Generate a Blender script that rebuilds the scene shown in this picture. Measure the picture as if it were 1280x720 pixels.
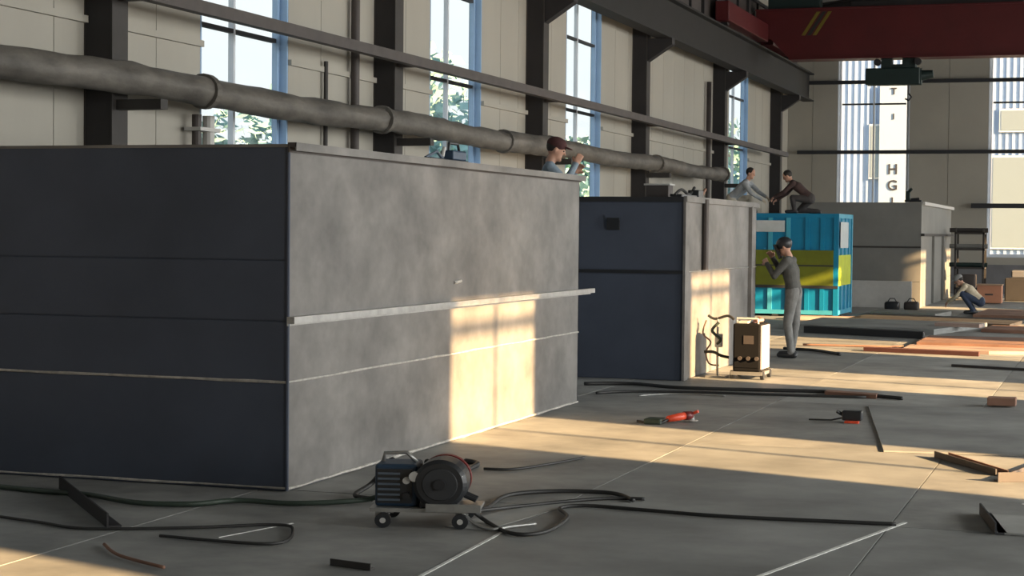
import bpy, bmesh, math, random
from mathutils import Vector, Matrix, Euler
random.seed(7)
S = bpy.context.scene
for o in list(bpy.data.objects): bpy.data.objects.remove(o)
COL = S.collection
PI = math.pi

# ------------------------------------------------------------------ camera
cam_d = bpy.data.cameras.new('camera'); cam = bpy.data.objects.new('camera', cam_d); COL.objects.link(cam)
cam_d.sensor_width = 36; cam_d.lens = 2250 / 1280 * 36; cam_d.clip_end = 600
yaw = math.atan(756 / 2250); pitch = -math.atan(70 / 2250); roll = 0.0100
fw = Vector((-math.sin(yaw) * math.cos(pitch), math.cos(yaw) * math.cos(pitch), math.sin(pitch)))
rt = Vector((math.cos(yaw), math.sin(yaw), 0)); up = rt.cross(fw)
r2 = rt * math.cos(roll) + up * math.sin(roll); u2 = up * math.cos(roll) - rt * math.sin(roll)
M3 = Matrix((r2, u2, -fw)).transposed()
cam.matrix_world = Matrix.Translation((0, 0, 1.72)) @ M3.to_4x4()
S.camera = cam

# ------------------------------------------------------------------ sky, sun, added window fill lamps, exposure
w = bpy.data.worlds.new('hazy_sky'); S.world = w; w.use_nodes = True
nt = w.node_tree; bg = nt.nodes['Background']; bg.inputs[1].default_value = 1.2
tc = nt.nodes.new('ShaderNodeTexCoord'); sx = nt.nodes.new('ShaderNodeSeparateXYZ'); cr = nt.nodes.new('ShaderNodeValToRGB')
nt.links.new(tc.outputs['Generated'], sx.inputs[0]); nt.links.new(sx.outputs['Z'], cr.inputs[0]); nt.links.new(cr.outputs[0], bg.inputs[0])
cr.color_ramp.elements[0].color = (0.86, 0.90, 0.92, 1); cr.color_ramp.elements[1].color = (0.72, 0.86, 1.0, 1)
e = cr.color_ramp.elements.new(0.12); e.color = (0.94, 0.97, 0.98, 1)

sun_d = bpy.data.lights.new('sun', 'SUN'); sun = bpy.data.objects.new('sun', sun_d); COL.objects.link(sun)
sun_d.energy = 33.0; sun_d.color = (1.0, 0.61, 0.29); sun_d.angle = math.radians(0.55)
SUN = Vector((-1, 0.33, -0.311)).normalized()
sun.rotation_euler = SUN.to_track_quat('-Z', 'Y').to_euler(); sun.location = (30, -8, 12)

XR = 10.0; XL = -9.8; YB = 56.0; YF = -4.0
RW = [(8.62 + 7.35 * k, 11.02 + 7.35 * k) for k in range(-1, 7)]
RW[0] = (0.9, 3.1); RW[3] = (22.0, 25.4); RW[5] = (38.9, 40.4)
for i, (a, b) in enumerate(RW):                       # fill lamps added outside each sunny-side window to brighten the hall
    ld = bpy.data.lights.new('window_fill', 'AREA'); lo = bpy.data.objects.new('window_fill', ld); COL.objects.link(lo)
    ld.shape = 'RECTANGLE'; ld.size = b - a; ld.size_y = 5.6; ld.energy = 86 * (b - a) * 5.6; ld.color = (1, 0.955, 0.915)
    lo.location = (XR + 0.5, (a + b) / 2, 4.0); lo.rotation_euler = Vector((-1, 0, 0)).to_track_quat('-Z', 'Y').to_euler()
S.view_settings.view_transform = 'Standard'; S.view_settings.look = 'None'
S.view_settings.exposure = 0.0; S.view_settings.gamma = 1; S.view_settings.use_curve_mapping = False

# ------------------------------------------------------------------ materials
MATS = {}
def mat(name, col, rough=0.6, metal=0.0, var=0.0, scale=3.0, bump=0.0, col2=None, stretch=(1, 1, 1), spec=0.5, streak=0.0):
    if name in MATS: return MATS[name]
    m = bpy.data.materials.new(name); m.use_nodes = True; n = m.node_tree.nodes; l = m.node_tree.links
    p = n['Principled BSDF']; p.inputs['Base Color'].default_value = (*col, 1); p.inputs['Roughness'].default_value = rough
    p.inputs['Metallic'].default_value = metal; p.inputs['Specular IOR Level'].default_value = spec
    if var or bump or col2:
        t = n.new('ShaderNodeTexCoord'); mp = n.new('ShaderNodeMapping'); mp.inputs['Scale'].default_value = stretch
        l.new(t.outputs['Object'], mp.inputs[0])
        nz = n.new('ShaderNodeTexNoise'); nz.inputs['Scale'].default_value = scale; nz.inputs['Detail'].default_value = 6
        nz.inputs['Roughness'].default_value = 0.6; l.new(mp.outputs[0], nz.inputs['Vector'])
        rp = n.new('ShaderNodeValToRGB'); rp.color_ramp.elements[0].position = 0.32; rp.color_ramp.elements[1].position = 0.68
        a = [c * (1 - var) for c in col]; b = list(col2) if col2 else [min(1, c * (1 + var)) for c in col]
        rp.color_ramp.elements[0].color = (*a, 1); rp.color_ramp.elements[1].color = (*b, 1)
        l.new(nz.outputs['Fac'], rp.inputs[0])
        if streak:
            n2 = n.new('ShaderNodeTexNoise'); n2.inputs['Scale'].default_value = scale * 5; n2.inputs['Detail'].default_value = 3
            l.new(mp.outputs[0], n2.inputs['Vector'])
            mr = n.new('ShaderNodeMapRange'); mr.inputs[3].default_value = 1 - streak; mr.inputs[4].default_value = 1 + streak
            l.new(n2.outputs['Fac'], mr.inputs[0])
            mx = n.new('ShaderNodeVectorMath'); mx.operation = 'SCALE'; l.new(rp.outputs[0], mx.inputs[0]); l.new(mr.outputs[0], mx.inputs['Scale'])
            l.new(mx.outputs[0], p.inputs['Base Color'])
        else: l.new(rp.outputs[0], p.inputs['Base Color'])
        if bump:
            bp = n.new('ShaderNodeBump'); bp.inputs['Strength'].default_value = bump; bp.inputs['Distance'].default_value = 0.02
            l.new(nz.outputs['Fac'], bp.inputs['Height']); l.new(bp.outputs[0], p.inputs['Normal'])
    MATS[name] = m; return m

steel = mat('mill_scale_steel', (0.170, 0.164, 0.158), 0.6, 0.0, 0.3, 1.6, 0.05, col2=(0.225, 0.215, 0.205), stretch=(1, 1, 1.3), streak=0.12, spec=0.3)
steel_shaded = mat('shaded_mill_scale_steel', (0.070, 0.083, 0.115), 0.6, 0.0, 0.15, 0.8, 0.04, streak=0.06, spec=0.2)  # tank steel with the shade of the camera-facing ends painted in
weld = mat('weld_bead', (0.42, 0.40, 0.37), 0.5, 0.0, 0.3, 14)
steel_far = mat('grey_primed_steel', (0.19, 0.19, 0.18), 0.65, 0.0, 0.12, 0.9)
beam_m = mat('dark_beam_paint', (0.012, 0.011, 0.011), 0.7, 0, 0.2, 2)
col_steel = mat('dark_painted_steel', (0.020, 0.018, 0.020), 0.6, 0, 0.2, 2)
col_face = mat('column_flange_paint', (0.036, 0.032, 0.030), 0.65, 0, 0.2, 2)
beige = mat('beige_cladding', (0.375, 0.355, 0.31), 0.7, 0, 0.06, 0.6, stretch=(1, 1, .25))
beige_b = mat('beige_backing', (0.30, 0.28, 0.235), 0.8)
grey_wall = mat('grey_backwall_cladding', (0.34, 0.325, 0.285), 0.7, 0, 0.06, 0.6)
plinth_m = mat('grey_painted_plinth', (0.16, 0.16, 0.17), 0.8, 0, 0.15, 1.5)
roof_m = mat('roof_sheet', (0.16, 0.16, 0.155), 0.8, 0, .1, 1)
floor_m = mat('worn_steel_floor', (0.268, 0.274, 0.268), 0.62, 0, 0.32, 1.3, 0.12, col2=(0.34, 0.343, 0.33), streak=0.16)
floor_b = mat('floor_plate_pale', (0.305, 0.31, 0.30), 0.65, 0, 0.28, 1.2, 0.08, streak=0.15)
floor_c = mat('floor_plate_dark', (0.25, 0.257, 0.252), 0.6, 0, 0.3, 0.8, 0.08, streak=0.15)
joint_m = mat('floor_joint', (0.05, 0.048, 0.045), 0.9)
duct_m = mat('foil_insulation', (0.12, 0.109, 0.095), 0.6, 0.1, 0.45, 4, 1.0, stretch=(1, .4, 1))
rail_m = mat('brown_rail_paint', (0.065, 0.054, 0.051), 0.6, 0, 0.2, 3)
black_rail = mat('black_rail_paint', (0.018, 0.02, 0.025), 0.6, 0, .1, 3)
blueframe = mat('blue_window_frame', (0.30, 0.45, 0.66), 0.5, 0, 0.05, 3)
whiteframe = mat('white_window_frame', (0.62, 0.66, 0.72), 0.5, 0, 0.05, 3)
red_m = mat('crane_red', (0.085, 0.007, 0.009), 0.5, 0, 0.12, 1.2)
yellow_m = mat('hazard_yellow', (0.16, 0.12, 0.01), 0.6, 0, .1, 4)
blackp = mat('hazard_black', (0.02, 0.02, 0.02), 0.6, 0, .1, 4)
hoist_m = mat('hoist_green', (0.010, 0.026, 0.025), 0.5, 0, .15, 4)
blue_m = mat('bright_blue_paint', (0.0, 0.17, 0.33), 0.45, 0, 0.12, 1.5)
blue_lightened = mat('lightened_blue_paint', (0.05, 0.32, 0.46), 0.45, 0, 0.15, 1.5)  # lighter copy of the tank blue; sunlight painted into its side parts
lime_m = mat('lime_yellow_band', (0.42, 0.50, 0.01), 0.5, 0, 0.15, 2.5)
rust_m = mat('rusty_plate', (0.24, 0.13, 0.09), 0.8, 0, 0.25, 2, 0.05)
pink_m = mat('pinkish_primer_plate', (0.42, 0.30, 0.25), 0.7, 0, 0.15, 2)
cable_m = mat('black_rubber', (0.022, 0.022, 0.022), 0.55, 0, .15, 8)
cable_g = mat('green_rubber_hose', (0.04, 0.06, 0.045), 0.5, 0, .15, 8)
black_pl = mat('black_plastic', (0.022, 0.024, 0.028), 0.4, 0, .1, 8)
navy_pl = mat('navy_machine_paint', (0.02, 0.045, 0.085), 0.45, 0, .15, 8)
white_pl = mat('white_plastic', (0.5, 0.49, 0.47), 0.5, 0, .05, 8)
greym = mat('bare_metal', (0.35, 0.35, 0.34), 0.4, 0.6, .15, 8)
pinkpanel = mat('pale_pink_panel', (0.50, 0.42, 0.44), 0.5, 0, .1, 4)
orange_m = mat('orange_red_plastic', (0.75, 0.08, 0.03), 0.45, 0, .1, 8)
pale_m = mat('pale_disc', (0.55, 0.5, 0.45), 0.7, 0, .1, 8)
chalk = mat('chalk_white', (0.72, 0.72, 0.70), 0.9, 0, 0.2, 20)
tan_m = mat('tan_surface', (0.40, 0.27, 0.18), 0.8, 0, 0.12, 2)
orange_box = mat('terracotta_sheet_metal', (0.50, 0.23, 0.14), 0.7, 0, 0.1, 2)
ground_m = mat('yard_ground', (0.30, 0.32, 0.26), 0.9, 0, 0.2, 0.3)
leaf_m = mat('haze_pale_foliage', (0.25, 0.42, 0.42), 0.7, 0, 0.25, 0.8)  # leaf colour made pale and bluish to carry the distance haze
bark_m = mat('tree_bark', (0.2, 0.16, 0.12), 0.9, 0, .2, 3)
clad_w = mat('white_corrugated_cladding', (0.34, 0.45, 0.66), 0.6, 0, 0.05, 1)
ink_m = mat('sign_black', (0.03, 0.03, 0.04), 0.6, 0, .05, 1)
skin_m = mat('skin', (0.50, 0.28, 0.20), 0.55, 0, 0.06, 20)
hair_m = mat('dark_hair', (0.02, 0.016, 0.014), 0.7, 0, .2, 40)
def cloth(n, c): return mat(n, c, 0.9, 0, 0.22, 9, 0.6)

def glass_mat():
    m = bpy.data.materials.new('window_glass'); m.use_nodes = True; n = m.node_tree.nodes; l = m.node_tree.links
    n.clear(); o = n.new('ShaderNodeOutputMaterial'); mx = n.new('ShaderNodeMixShader'); tr = n.new('ShaderNodeBsdfTransparent'); gl = n.new('ShaderNodeBsdfGlossy')
    tr.inputs[0].default_value = (0.96, 0.985, 0.985, 1); gl.inputs['Roughness'].default_value = 0.05
    mx.inputs[0].default_value = 0.05
    l.new(tr.outputs[0], mx.inputs[1]); l.new(gl.outputs[0], mx.inputs[2]); l.new(mx.outputs[0], o.inputs[0])
    return m
glass = glass_mat()

# ------------------------------------------------------------------ mesh helpers
class MB:
    def __init__(s): s.v = []; s.f = []; s.m = []; s.mats = []
    def _mi(s, m):
        if m is None: return 0
        if m not in s.mats: s.mats.append(m)
        return s.mats.index(m)
    def box(s, a, b, m=None, rz=0, c=None, bev=0):
        x0, x1 = sorted((a[0], b[0])); y0, y1 = sorted((a[1], b[1])); z0, z1 = sorted((a[2], b[2])); i = len(s.v); k = s._mi(m)
        if bev:
            bm = bmesh.new(); bmesh.ops.create_cube(bm, size=1)
            for v in bm.verts: v.co = Vector(((x0 + x1) / 2 + v.co.x * (x1 - x0), (y0 + y1) / 2 + v.co.y * (y1 - y0), (z0 + z1) / 2 + v.co.z * (z1 - z0)))
            bmesh.ops.bevel(bm, geom=bm.edges[:], offset=bev, segments=2, affect='EDGES', profile=.5)
            bm.verts.index_update()
            P = [v.co.copy() for v in bm.verts]; F = [[v.index for v in f.verts] for f in bm.faces]; bm.free()
        else:
            P = [Vector(p) for p in ((x0, y0, z0), (x1, y0, z0), (x1, y1, z0), (x0, y1, z0), (x0, y0, z1), (x1, y0, z1), (x1, y1, z1), (x0, y1, z1))]
            F = [(0, 3, 2, 1), (4, 5, 6, 7), (0, 1, 5, 4), (1, 2, 6, 5), (2, 3, 7, 6), (3, 0, 4, 7)]
        if rz:
            c = Vector(c) if c else Vector(((x0 + x1) / 2, (y0 + y1) / 2, 0)); R = Matrix.Rotation(rz, 3, 'Z')
            P = [R @ (p - c) + c for p in P]
        s.v += P; s.f += [tuple(i + j for j in f) for f in F]; s.m += [k] * len(F); return s
    def poly(s, pts, z0, z1, m=None):                       # prism over a ground outline
        i = len(s.v); n = len(pts); k = s._mi(m)
        s.v += [Vector((p[0], p[1], z0)) for p in pts] + [Vector((p[0], p[1], z1)) for p in pts]
        F = [tuple(i + n - 1 - j for j in range(n)), tuple(i + n + j for j in range(n))] + [(i + j, i + (j + 1) % n, i + n + (j + 1) % n, i + n + j) for j in range(n)]
        s.f += F; s.m += [k] * len(F); return s
    def hull(s, P, F, m=None):
        i = len(s.v); k = s._mi(m); s.v += [Vector(p) for p in P]; s.f += [tuple(i + j for j in f) for f in F]; s.m += [k] * len(F); return s
    def tube(s, pts, r, m=None, n=10, cap=True, smooth=True):
        pts = [Vector(p) for p in pts]; i = len(s.v); k = s._mi(m); R = r if isinstance(r, (list, tuple)) else [r] * len(pts)
        prev = None
        for j, p in enumerate(pts):
            d = (pts[min(j + 1, len(pts) - 1)] - pts[max(j - 1, 0)]).normalized()
            if prev is None: a = d.orthogonal().normalized()
            else: a = (prev - d * prev.dot(d)).normalized()
            prev = a; b = d.cross(a)
            for q in range(n):
                t = 2 * PI * q / n; s.v.append(p + (a * math.cos(t) + b * math.sin(t)) * R[j])
        F = []
        for j in range(len(pts) - 1):
            for q in range(n): F.append((i + j * n + q, i + j * n + (q + 1) % n, i + (j + 1) * n + (q + 1) % n, i + (j + 1) * n + q))
        if cap: F += [tuple(i + n - 1 - q for q in range(n)), tuple(i + (len(pts) - 1) * n + q for q in range(n))]
        s.f += F; s.m += [k] * len(F); return s
    def sph(s, c, r, m=None, nu=14, nv=9, R=None):
        c = Vector(c); r = r if isinstance(r, (tuple, list)) else (r, r, r); i = len(s.v); k = s._mi(m); F = []
        for a in range(nv + 1):
            for b in range(nu):
                th = PI * a / nv; ph = 2 * PI * b / nu
                q = Vector((r[0] * math.sin(th) * math.cos(ph), r[1] * math.sin(th) * math.sin(ph), r[2] * math.cos(th)))
                s.v.append(c + (R @ q if R else q))
        for a in range(nv):
            for b in range(nu): F.append((i + a * nu + b, i + (a + 1) * nu + b, i + (a + 1) * nu + (b + 1) % nu, i + a * nu + (b + 1) % nu))
        s.f += F; s.m += [k] * len(F); return s
    def mesh(s, name, m=None, smooth=False):
        me = bpy.data.meshes.new(name); me.from_pydata([tuple(v) for v in s.v], [], s.f)
        for x in (s.mats or [m]): me.materials.append(x)
        if s.mats: me.polygons.foreach_set('material_index', s.m)
        if smooth: me.polygons.foreach_set('use_smooth', [True] * len(me.polygons))
        me.update(); return me
    def build(s, name, m=None, parent=None, smooth=False):
        o = bpy.data.objects.new(name, s.mesh(name, m, smooth)); COL.objects.link(o)
        if parent:
            o.parent = parent
            if parent.type == 'EMPTY' or True: o.matrix_parent_inverse = parent.matrix_basis.inverted()
        return o
def tag(o, label=None, cat=None, group=None, kind=None):
    for k, v in (('label', label), ('category', cat), ('group', group), ('kind', kind)):
        if v: o[k] = v
    return o
def thing(name, loc, label, cat, group=None, kind=None):
    o = bpy.data.objects.new(name, None); COL.objects.link(o); o.location = loc; o.empty_display_size = .2
    return tag(o, label, cat, group, kind)
def struct(name, mb, m=None): return tag(mb.build(name, m), kind='structure')

# ================================================================== SETTING
# ---- floor: base slab, laid steel plates, chalk lines
fl = struct('floor', MB().box((XL - .4, YF, -0.25), (XR + .3, YB + .3, -0.008)), floor_c)
gx = [-9.8 + .0, -7.4, -5.35, -3.3, -1.25, .8, 2.85, 4.9, 7.4, 10.0]
gy = [-4, 0.2, 3.9, 7.2, 10.78, 14.5, 18.45, 22.4, 26.3, 30.2, 34.1, 38, 41.9, 45.8, 49.7, 52.8, 56]
fm = [floor_m, floor_b, floor_c, floor_m]
for i in range(len(gx) - 1):
    for j in range(len(gy) - 1):
        dz = random.uniform(-.002, 0.0); g = .005
        MB().box((gx[i] + g, gy[j] + g, -0.008), (gx[i + 1] - g, gy[j + 1] - g, dz)).build('floor_plate', random.choice(fm), fl)
def strip(p, q, w_, z0, z1, m, name, par):
    p = Vector((*p, 0)); q = Vector((*q, 0)); d = (q - p).normalized(); n = Vector((-d.y, d.x, 0)) * w_ / 2
    return MB().poly([p - n, q - n, q + n, p + n], z0, z1).build(name, m, par)
strip((-3.25, 8.0), (-3.31, 9.75), .022, 0.0, .003, chalk, 'chalk_line', fl)
strip((-1.70, 8.85), (-1.175, 10.95), .026, 0.0, .003, chalk, 'chalk_line', fl)
strip((-4.72, 8.95), (-4.55, 9.55), .012, 0.0, .003, chalk, 'chalk_line', fl)
strip((-0.55, 12.0), (-0.1, 11.9), .03, 0.0, .003, chalk, 'chalk_line', fl)
strip((-3.36, 10.9), (-3.55, 9.75), .26, 0.0, .002, floor_b, 'worn_patch', fl)

# ---- left wall with windows; LWIN: y0, y1
WT = 7.2; WB = 1.1
LWIN = [(3.7, 6.0), (10.9, 13.2), (18.1, 20.35), (25.2, 27.5), (32.2, 34.6), (47.0, 49.6)]
cols_y = [8.3, 15.7, 23.06, 29.8, 37.0, 45.0, 52.95]
def wall_side(name, x_in, sgn, wins, m, mb_, y0=YF, y1=YB, top=8.6, ztop=WT, zb=WB):
    """sgn=-1 left wall (outside is -x), +1 right wall"""
    xo = x_in + sgn * .22; xb = x_in + sgn * .05
    b = MB(); segs = []; y = y0
    for a, c in wins:
        segs.append((y, a, 0, top)); segs.append((a, c, 0, zb)); segs.append((a, c, ztop, top)); y = c
    segs.append((y, y1, 0, top))
    for s in segs: b.box((xb, s[0], s[2]), (xo, s[1], s[3]))
    wob = struct(name, b, mb_)
    return wob, segs
wl, segs = wall_side('wall_left', XL, -1, LWIN, beige, beige_b)
for (a, c, z0, z1) in segs:
    n = max(1, round((c - a) / 1.0)); h = (c - a) / n
    for k in range(n):
        MB().box((XL - .05, a + k * h + .006, z0), (XL, a + (k + 1) * h - .006, z1), bev=.0).build('wall_panel', beige, wl)
# pale wall girts between the columns
for z in (3.76,):
    for k in range(len(cols_y) - 1):
        a, c = cols_y[k] + .32, cols_y[k + 1]
        ws = [w_ for w_ in LWIN if a < w_[0] < c]
        parts = [(a, ws[0][0]), (ws[0][1], c)] if ws else [(a, c)]
        for p, q in parts: MB().box((XL, p, z), (XL + .05, q, z + .07)).build('wall_girt', beige, wl)
MB().box((XL, -4, 3.76), (XL + .05, 8.3, 3.83)).build('wall_girt', beige, wl)

def window(n, axis, pos, out, a, b, z0, z1, fm_, mull=(0.5,), trans=(), dark=(), fw_=.07):
    """axis 'y': wall runs along Y at x=pos; axis 'x': wall runs along X at y=pos; out = +-1 outward"""
    root = tag(bpy.data.objects.new('window_%d' % n, None), kind='structure'); COL.objects.link(root)
    root.location = ((pos, (a + b) / 2, z0) if axis == 'y' else ((a + b) / 2, pos, z0))
    d0, d1 = pos + out * .10, pos + out * .17
    def bx(u0, u1, v0, v1, e0, e1, name, m):
        if axis == 'y': return MB().box((e0, u0, v0), (e1, u1, v1)).build(name, m, root)
        return MB().box((u0, e0, v0), (u1, e1, v1)).build(name, m, root)
    j0, j1 = pos, pos + out * .2                                     # reveal lining
    bx(a, a + .03, z0, z1, j0, j1, 'jamb', fm_); bx(b - .03, b, z0, z1, j0, j1, 'jamb', fm_)
    bx(a + .03, b - .03, z0, z0 + .03, j0, j1, 'sill', fm_); bx(a + .03, b - .03, z1 - .03, z1, j0, j1, 'head', fm_)
    A, B = a + .03, b - .03; Z0, Z1 = z0 + .03, z1 - .03
    bx(A, A + fw_, Z0, Z1, d0, d1, 'frame', fm_); bx(B - fw_, B, Z0, Z1, d0, d1, 'frame', fm_)
    bx(A + fw_, B - fw_, Z0, Z0 + fw_, d0, d1, 'frame', fm_); bx(A + fw_, B - fw_, Z1 - fw_, Z1, d0, d1, 'frame', fm_)
    us = [A + fw_] + [A + (B - A) * m_ for m_ in mull] + [B - fw_]
    for m_ in us[1:-1]: bx(m_ - .025, m_ + .025, Z0 + fw_, Z1 - fw_, d0, d1, 'mullion', whiteframe)
    for t in trans:
        for k in range(len(us) - 1): bx(us[k] + .025, us[k + 1] - .025, t - .025, t + .025, d0, d1, 'transom', black_rail if t in dark else fm_)
    zs = [Z0 + fw_] + sorted(trans) + [Z1 - fw_]
    for i in range(len(us) - 1):
        for k in range(len(zs) - 1):
            bx(us[i] + .02, us[i + 1] - .02, zs[k] + .02, zs[k + 1] - .02, pos + out * .13, pos + out * .136, 'pane', glass)
    return root
wn = 1
for a, b in LWIN:
    window(wn, 'y', XL, -1, a, b, WB, WT, blueframe, mull=(0.45,), trans=(4.05, 5.42), dark=(4.05, 5.42)); wn += 1

# ---- right (sunny) wall
WTR = 6.5
wr, rsegs = wall_side('wall_right', XR, 1, RW, beige, beige, ztop=WTR)
for i, (a, b) in enumerate(RW):
    window(wn, 'y', XR, 1, a, b, WB, WTR, whiteframe, mull=(0.5,) if b - a < 3 else (.25, .5, .75), trans=(3.2,)); wn += 1
# ---- back wall
BW = [(-8.27, -6.08), (-3.75, -1.5), (1.2, 3.4), (5.6, 7.8)]
b = MB(); y = XL - .22; bs = []
for a, c in BW:
    bs += [(y, a, .0, 9.9), (a, c, .0, WB), (a, c, WT, 9.9)]; y = c
bs.append((y, XR + .22, 0, 9.9))
for s in bs: b.box((s[0], YB + .05, s[2]), (s[1], YB + .22, s[3]))
wb = struct('wall_back', b, beige_b)
for (a, c, z0, z1) in bs:
    a = max(a, XL); c = min(c, XR); n = max(1, round((c - a) / 1.0)); h = (c - a) / n
    for k in range(n): MB().box((a + k * h + .006, YB, z0), (a + (k + 1) * h - .006, YB + .05, z1)).build('wall_panel', grey_wall, wb)
for a, c in BW:
    window(wn, 'x', YB, 1, a, c, WB, WT, whiteframe, mull=(.5,), trans=(5.76, ), dark=(5.76,)); wn += 1
MB().box((XL, YB - .06, 0), (XR, YB, .88)).build('plinth', plinth_m, wb)
struct('wall_front', MB().box((XL - .22, YF - .2, 0), (XR + .22, YF, 9.9)), beige_b)
struct('trim_1', MB().box((XL, YF, 0), (XL + .04, YB - .06, .88)), plinth_m)

# ---- roof (gable) with purlins
rf = MB(); zr = 9.7; ze = 8.6
for x0, z0, x1, z1 in ((XL - .3, ze, 0.1, zr), (0.1, zr, XR + .3, ze)):
    rf.hull([(x0, YF - .3, z0), (x1, YF - .3, z1), (x1, YB + .3, z1), (x0, YB + .3, z0), (x0, YF - .3, z0 + .12), (x1, YF - .3, z1 + .12), (x1, YB + .3, z1 + .12), (x0, YB + .3, z0 + .12)],
            [(0, 3, 2, 1), (4, 5, 6, 7), (0, 1, 5, 4), (1, 2, 6, 5), (2, 3, 7, 6), (3, 0, 4, 7)])
ceil = struct('ceiling', rf, roof_m)
for k in range(9):
    x = XL + .8 + k * 2.25; z = ze + (zr - ze) * (1 - abs(x - .1) / 10) - .12
    MB().box((x - .05, YF, z - .12), (x + .05, YB, z)).build('purlin', col_face, ceil)

# ================================================================== STEELWORK
ordn = ['first left wall column, just outside the frame behind the nearest tank', 'dark steel column at far left behind the largest tank',
        'dark steel column right of the first bright window, beside a thin downpipe', 'wide dark steel column between the second and third bright windows',
        'dark steel column right of the third window, above the second tank', 'dark steel column left of the narrow fourth window', 'dark steel column in the far corner beside the back wall']
for k, yc in enumerate(cols_y):
    t = thing('steel_column', (XL + .17, yc + .15, 0), ordn[k], 'column', 'steel columns along the left wall')
    d = .32
    MB().box((XL, yc, 0.012), (XL + .02, yc + .3, 8.3)).build('flange', col_face, t)
    MB().box((XL + d - .02, yc, 0.012), (XL + d, yc + .3, 8.3)).build('flange', col_face, t)
    MB().box((XL + .02, yc + .006, 0.012), (XL + d - .02, yc + .02, 8.3)).build('web', col_steel, t)
    MB().box((XL - .0, yc - .06, 0.0), (XL + d + .08, yc + .36, .02)).build('base_plate', col_face, t)
    # corbel bracket that carries the runway beam
    c = MB(); X0 = XL + d; X1 = -8.95
    c.hull([(X0, yc + .03, 5.35), (X0, yc + .27, 5.35), (X1, yc + .27, 5.7), (X1, yc + .03, 5.7), (X0, yc + .03, 5.83), (X0, yc + .27, 5.83), (X1, yc + .27, 5.83), (X1, yc + .03, 5.83)],
           [(0, 3, 2, 1), (4, 5, 6, 7), (0, 1, 5, 4), (1, 2, 6, 5), (2, 3, 7, 6), (3, 0, 4, 7)])
    c.build('bracket', col_steel, t)
# rafters
rl = ['nearest', 'second', 'third', 'fourth', 'fifth', 'sixth', 'farthest']
for k, yc in enumerate(cols_y):
    m = MB()
    for x0, z0, x1, z1 in ((XL, ze - .75, .1, zr - .6), (.1, zr - .6, XR, ze - .75)):
        for o0, o1, hw in ((0, .05, .12), (.05, .42, .01), (.42, .47, .12)):
            m.hull([(x0, yc + .15 - hw, z0 + o0), (x1, yc + .15 - hw, z1 + o0), (x1, yc + .15 + hw, z1 + o0), (x0, yc + .15 + hw, z0 + o0),
                    (x0, yc + .15 - hw, z0 + o1), (x1, yc + .15 - hw, z1 + o1), (x1, yc + .15 + hw, z1 + o1), (x0, yc + .15 + hw, z0 + o1)],
                   [(0, 3, 2, 1), (4, 5, 6, 7), (0, 1, 5, 4), (1, 2, 6, 5), (2, 3, 7, 6), (3, 0, 4, 7)])
    tag(m.build('roof_rafter', col_steel), 'dark steel roof rafter, %s from the camera' % rl[k], 'rafter', 'roof rafters')
# right wall columns (between windows)
rc = [5.9, 13.3, 20.0, 28.9, 34.5, 42.0, 49.5]
for k, yc in enumerate(rc):
    m = MB().box((XR - .32, yc, 0), (XR - .30, yc + .3, 8.3)).box((XR - .02, yc, 0), (XR, yc + .3, 8.3)).box((XR - .3, yc + .14, 0), (XR - .02, yc + .16, 8.3))
    tag(m.build('steel_column', col_face), 'steel column on the sunny right wall, %s from the camera' % rl[k], 'column', 'steel columns along the right wall')

def runway(x, z, label):
    t = thing('runway_beam', (x, 0, z), label, 'beam')
    MB().box((x - .17, YF + .1, z), (x + .17, YB - .15, z + .04)).build('flange', beam_m, t)
    MB().box((x - .02, YF + .1, z + .04), (x + .02, YB - .15, z + .82)).build('web', beam_m, t)
    MB().box((x - .17, YF + .1, z + .82), (x + .17, YB - .15, z + .86)).build('flange', beam_m, t)
    MB().box((x - .035, YF + .1, z + .86), (x + .035, YB - .15, z + .94)).build('crane_rail', beam_m, t)
    return t
BX = -9.15; BZ = 5.84
runway(BX, BZ, 'long dark crane runway beam on brackets above the left windows')
runway(9.0, 5.57, 'dark crane runway beam along the sunny right wall')
# dark screened lattice above the left runway (dark zone at the top of the picture)
t = thing('wall_truss', (-9.4, 30, 6.8), 'dark steel lattice with screen panels above the left runway beam', 'truss')
for z in (6.78, 8.0): MB().box((-9.46, YF + .1, z), (-9.38, YB - .15, z + .08)).build('chord', col_steel, t)
for k in range(20):
    yy = 1.5 + k * 2.7
    MB().box((-9.46, yy, 6.86), (-9.44, yy + 2.6, 8.0)).build('screen_panel', rail_m, t)
    MB().box((-9.44, yy, 6.86), (-9.38, yy + .07, 8.0)).build('post', col_steel, t); MB().box((-9.44, yy + 1.35, 6.86), (-9.38, yy + 1.42, 8.0)).build('post', col_steel, t)

# rails (square tube on the column faces), left
t = thing('wall_rail', (-9.1, 30, 4.0), 'long brown square steel rail crossing in front of the left windows and columns', 'rail')
MB().box((-9.12, YF + .1, 3.95), (-9.0, 51.6, 4.08)).build('tube', rail_m, t)
for yc in cols_y[:-1]: MB().box((XL + .32, yc + .1, 3.98), (-9.12, yc + .18, 4.05)).build('bracket', rail_m, t)
for z, xx in ((4.22, -9.47), (6.36, -9.47)):
    tag(MB().box((XL + .33, YB - .22, z), (XR - .35, YB - .12, z + .11)).build('wall_rail', black_rail), 'black rail across the back wall windows, ' + ('lower one' if z < 5 else 'upper one under the crane girder'), 'rail', 'black rails on the back wall')
tag(MB().box((-4.2, YB - .22, 2.58), (4.4, YB - .12, 2.72)).build('wall_rail', black_rail), 'short black rail across the lower half of the right back window', 'rail', 'black rails on the back wall')
tag(MB().tube([(9.25, YF + .1, 5.38), (9.25, YB - .2, 5.38)], .055).build('conduit_pipe', rail_m), 'pipe under the right runway beam along the sunny windows', 'pipe')

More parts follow.
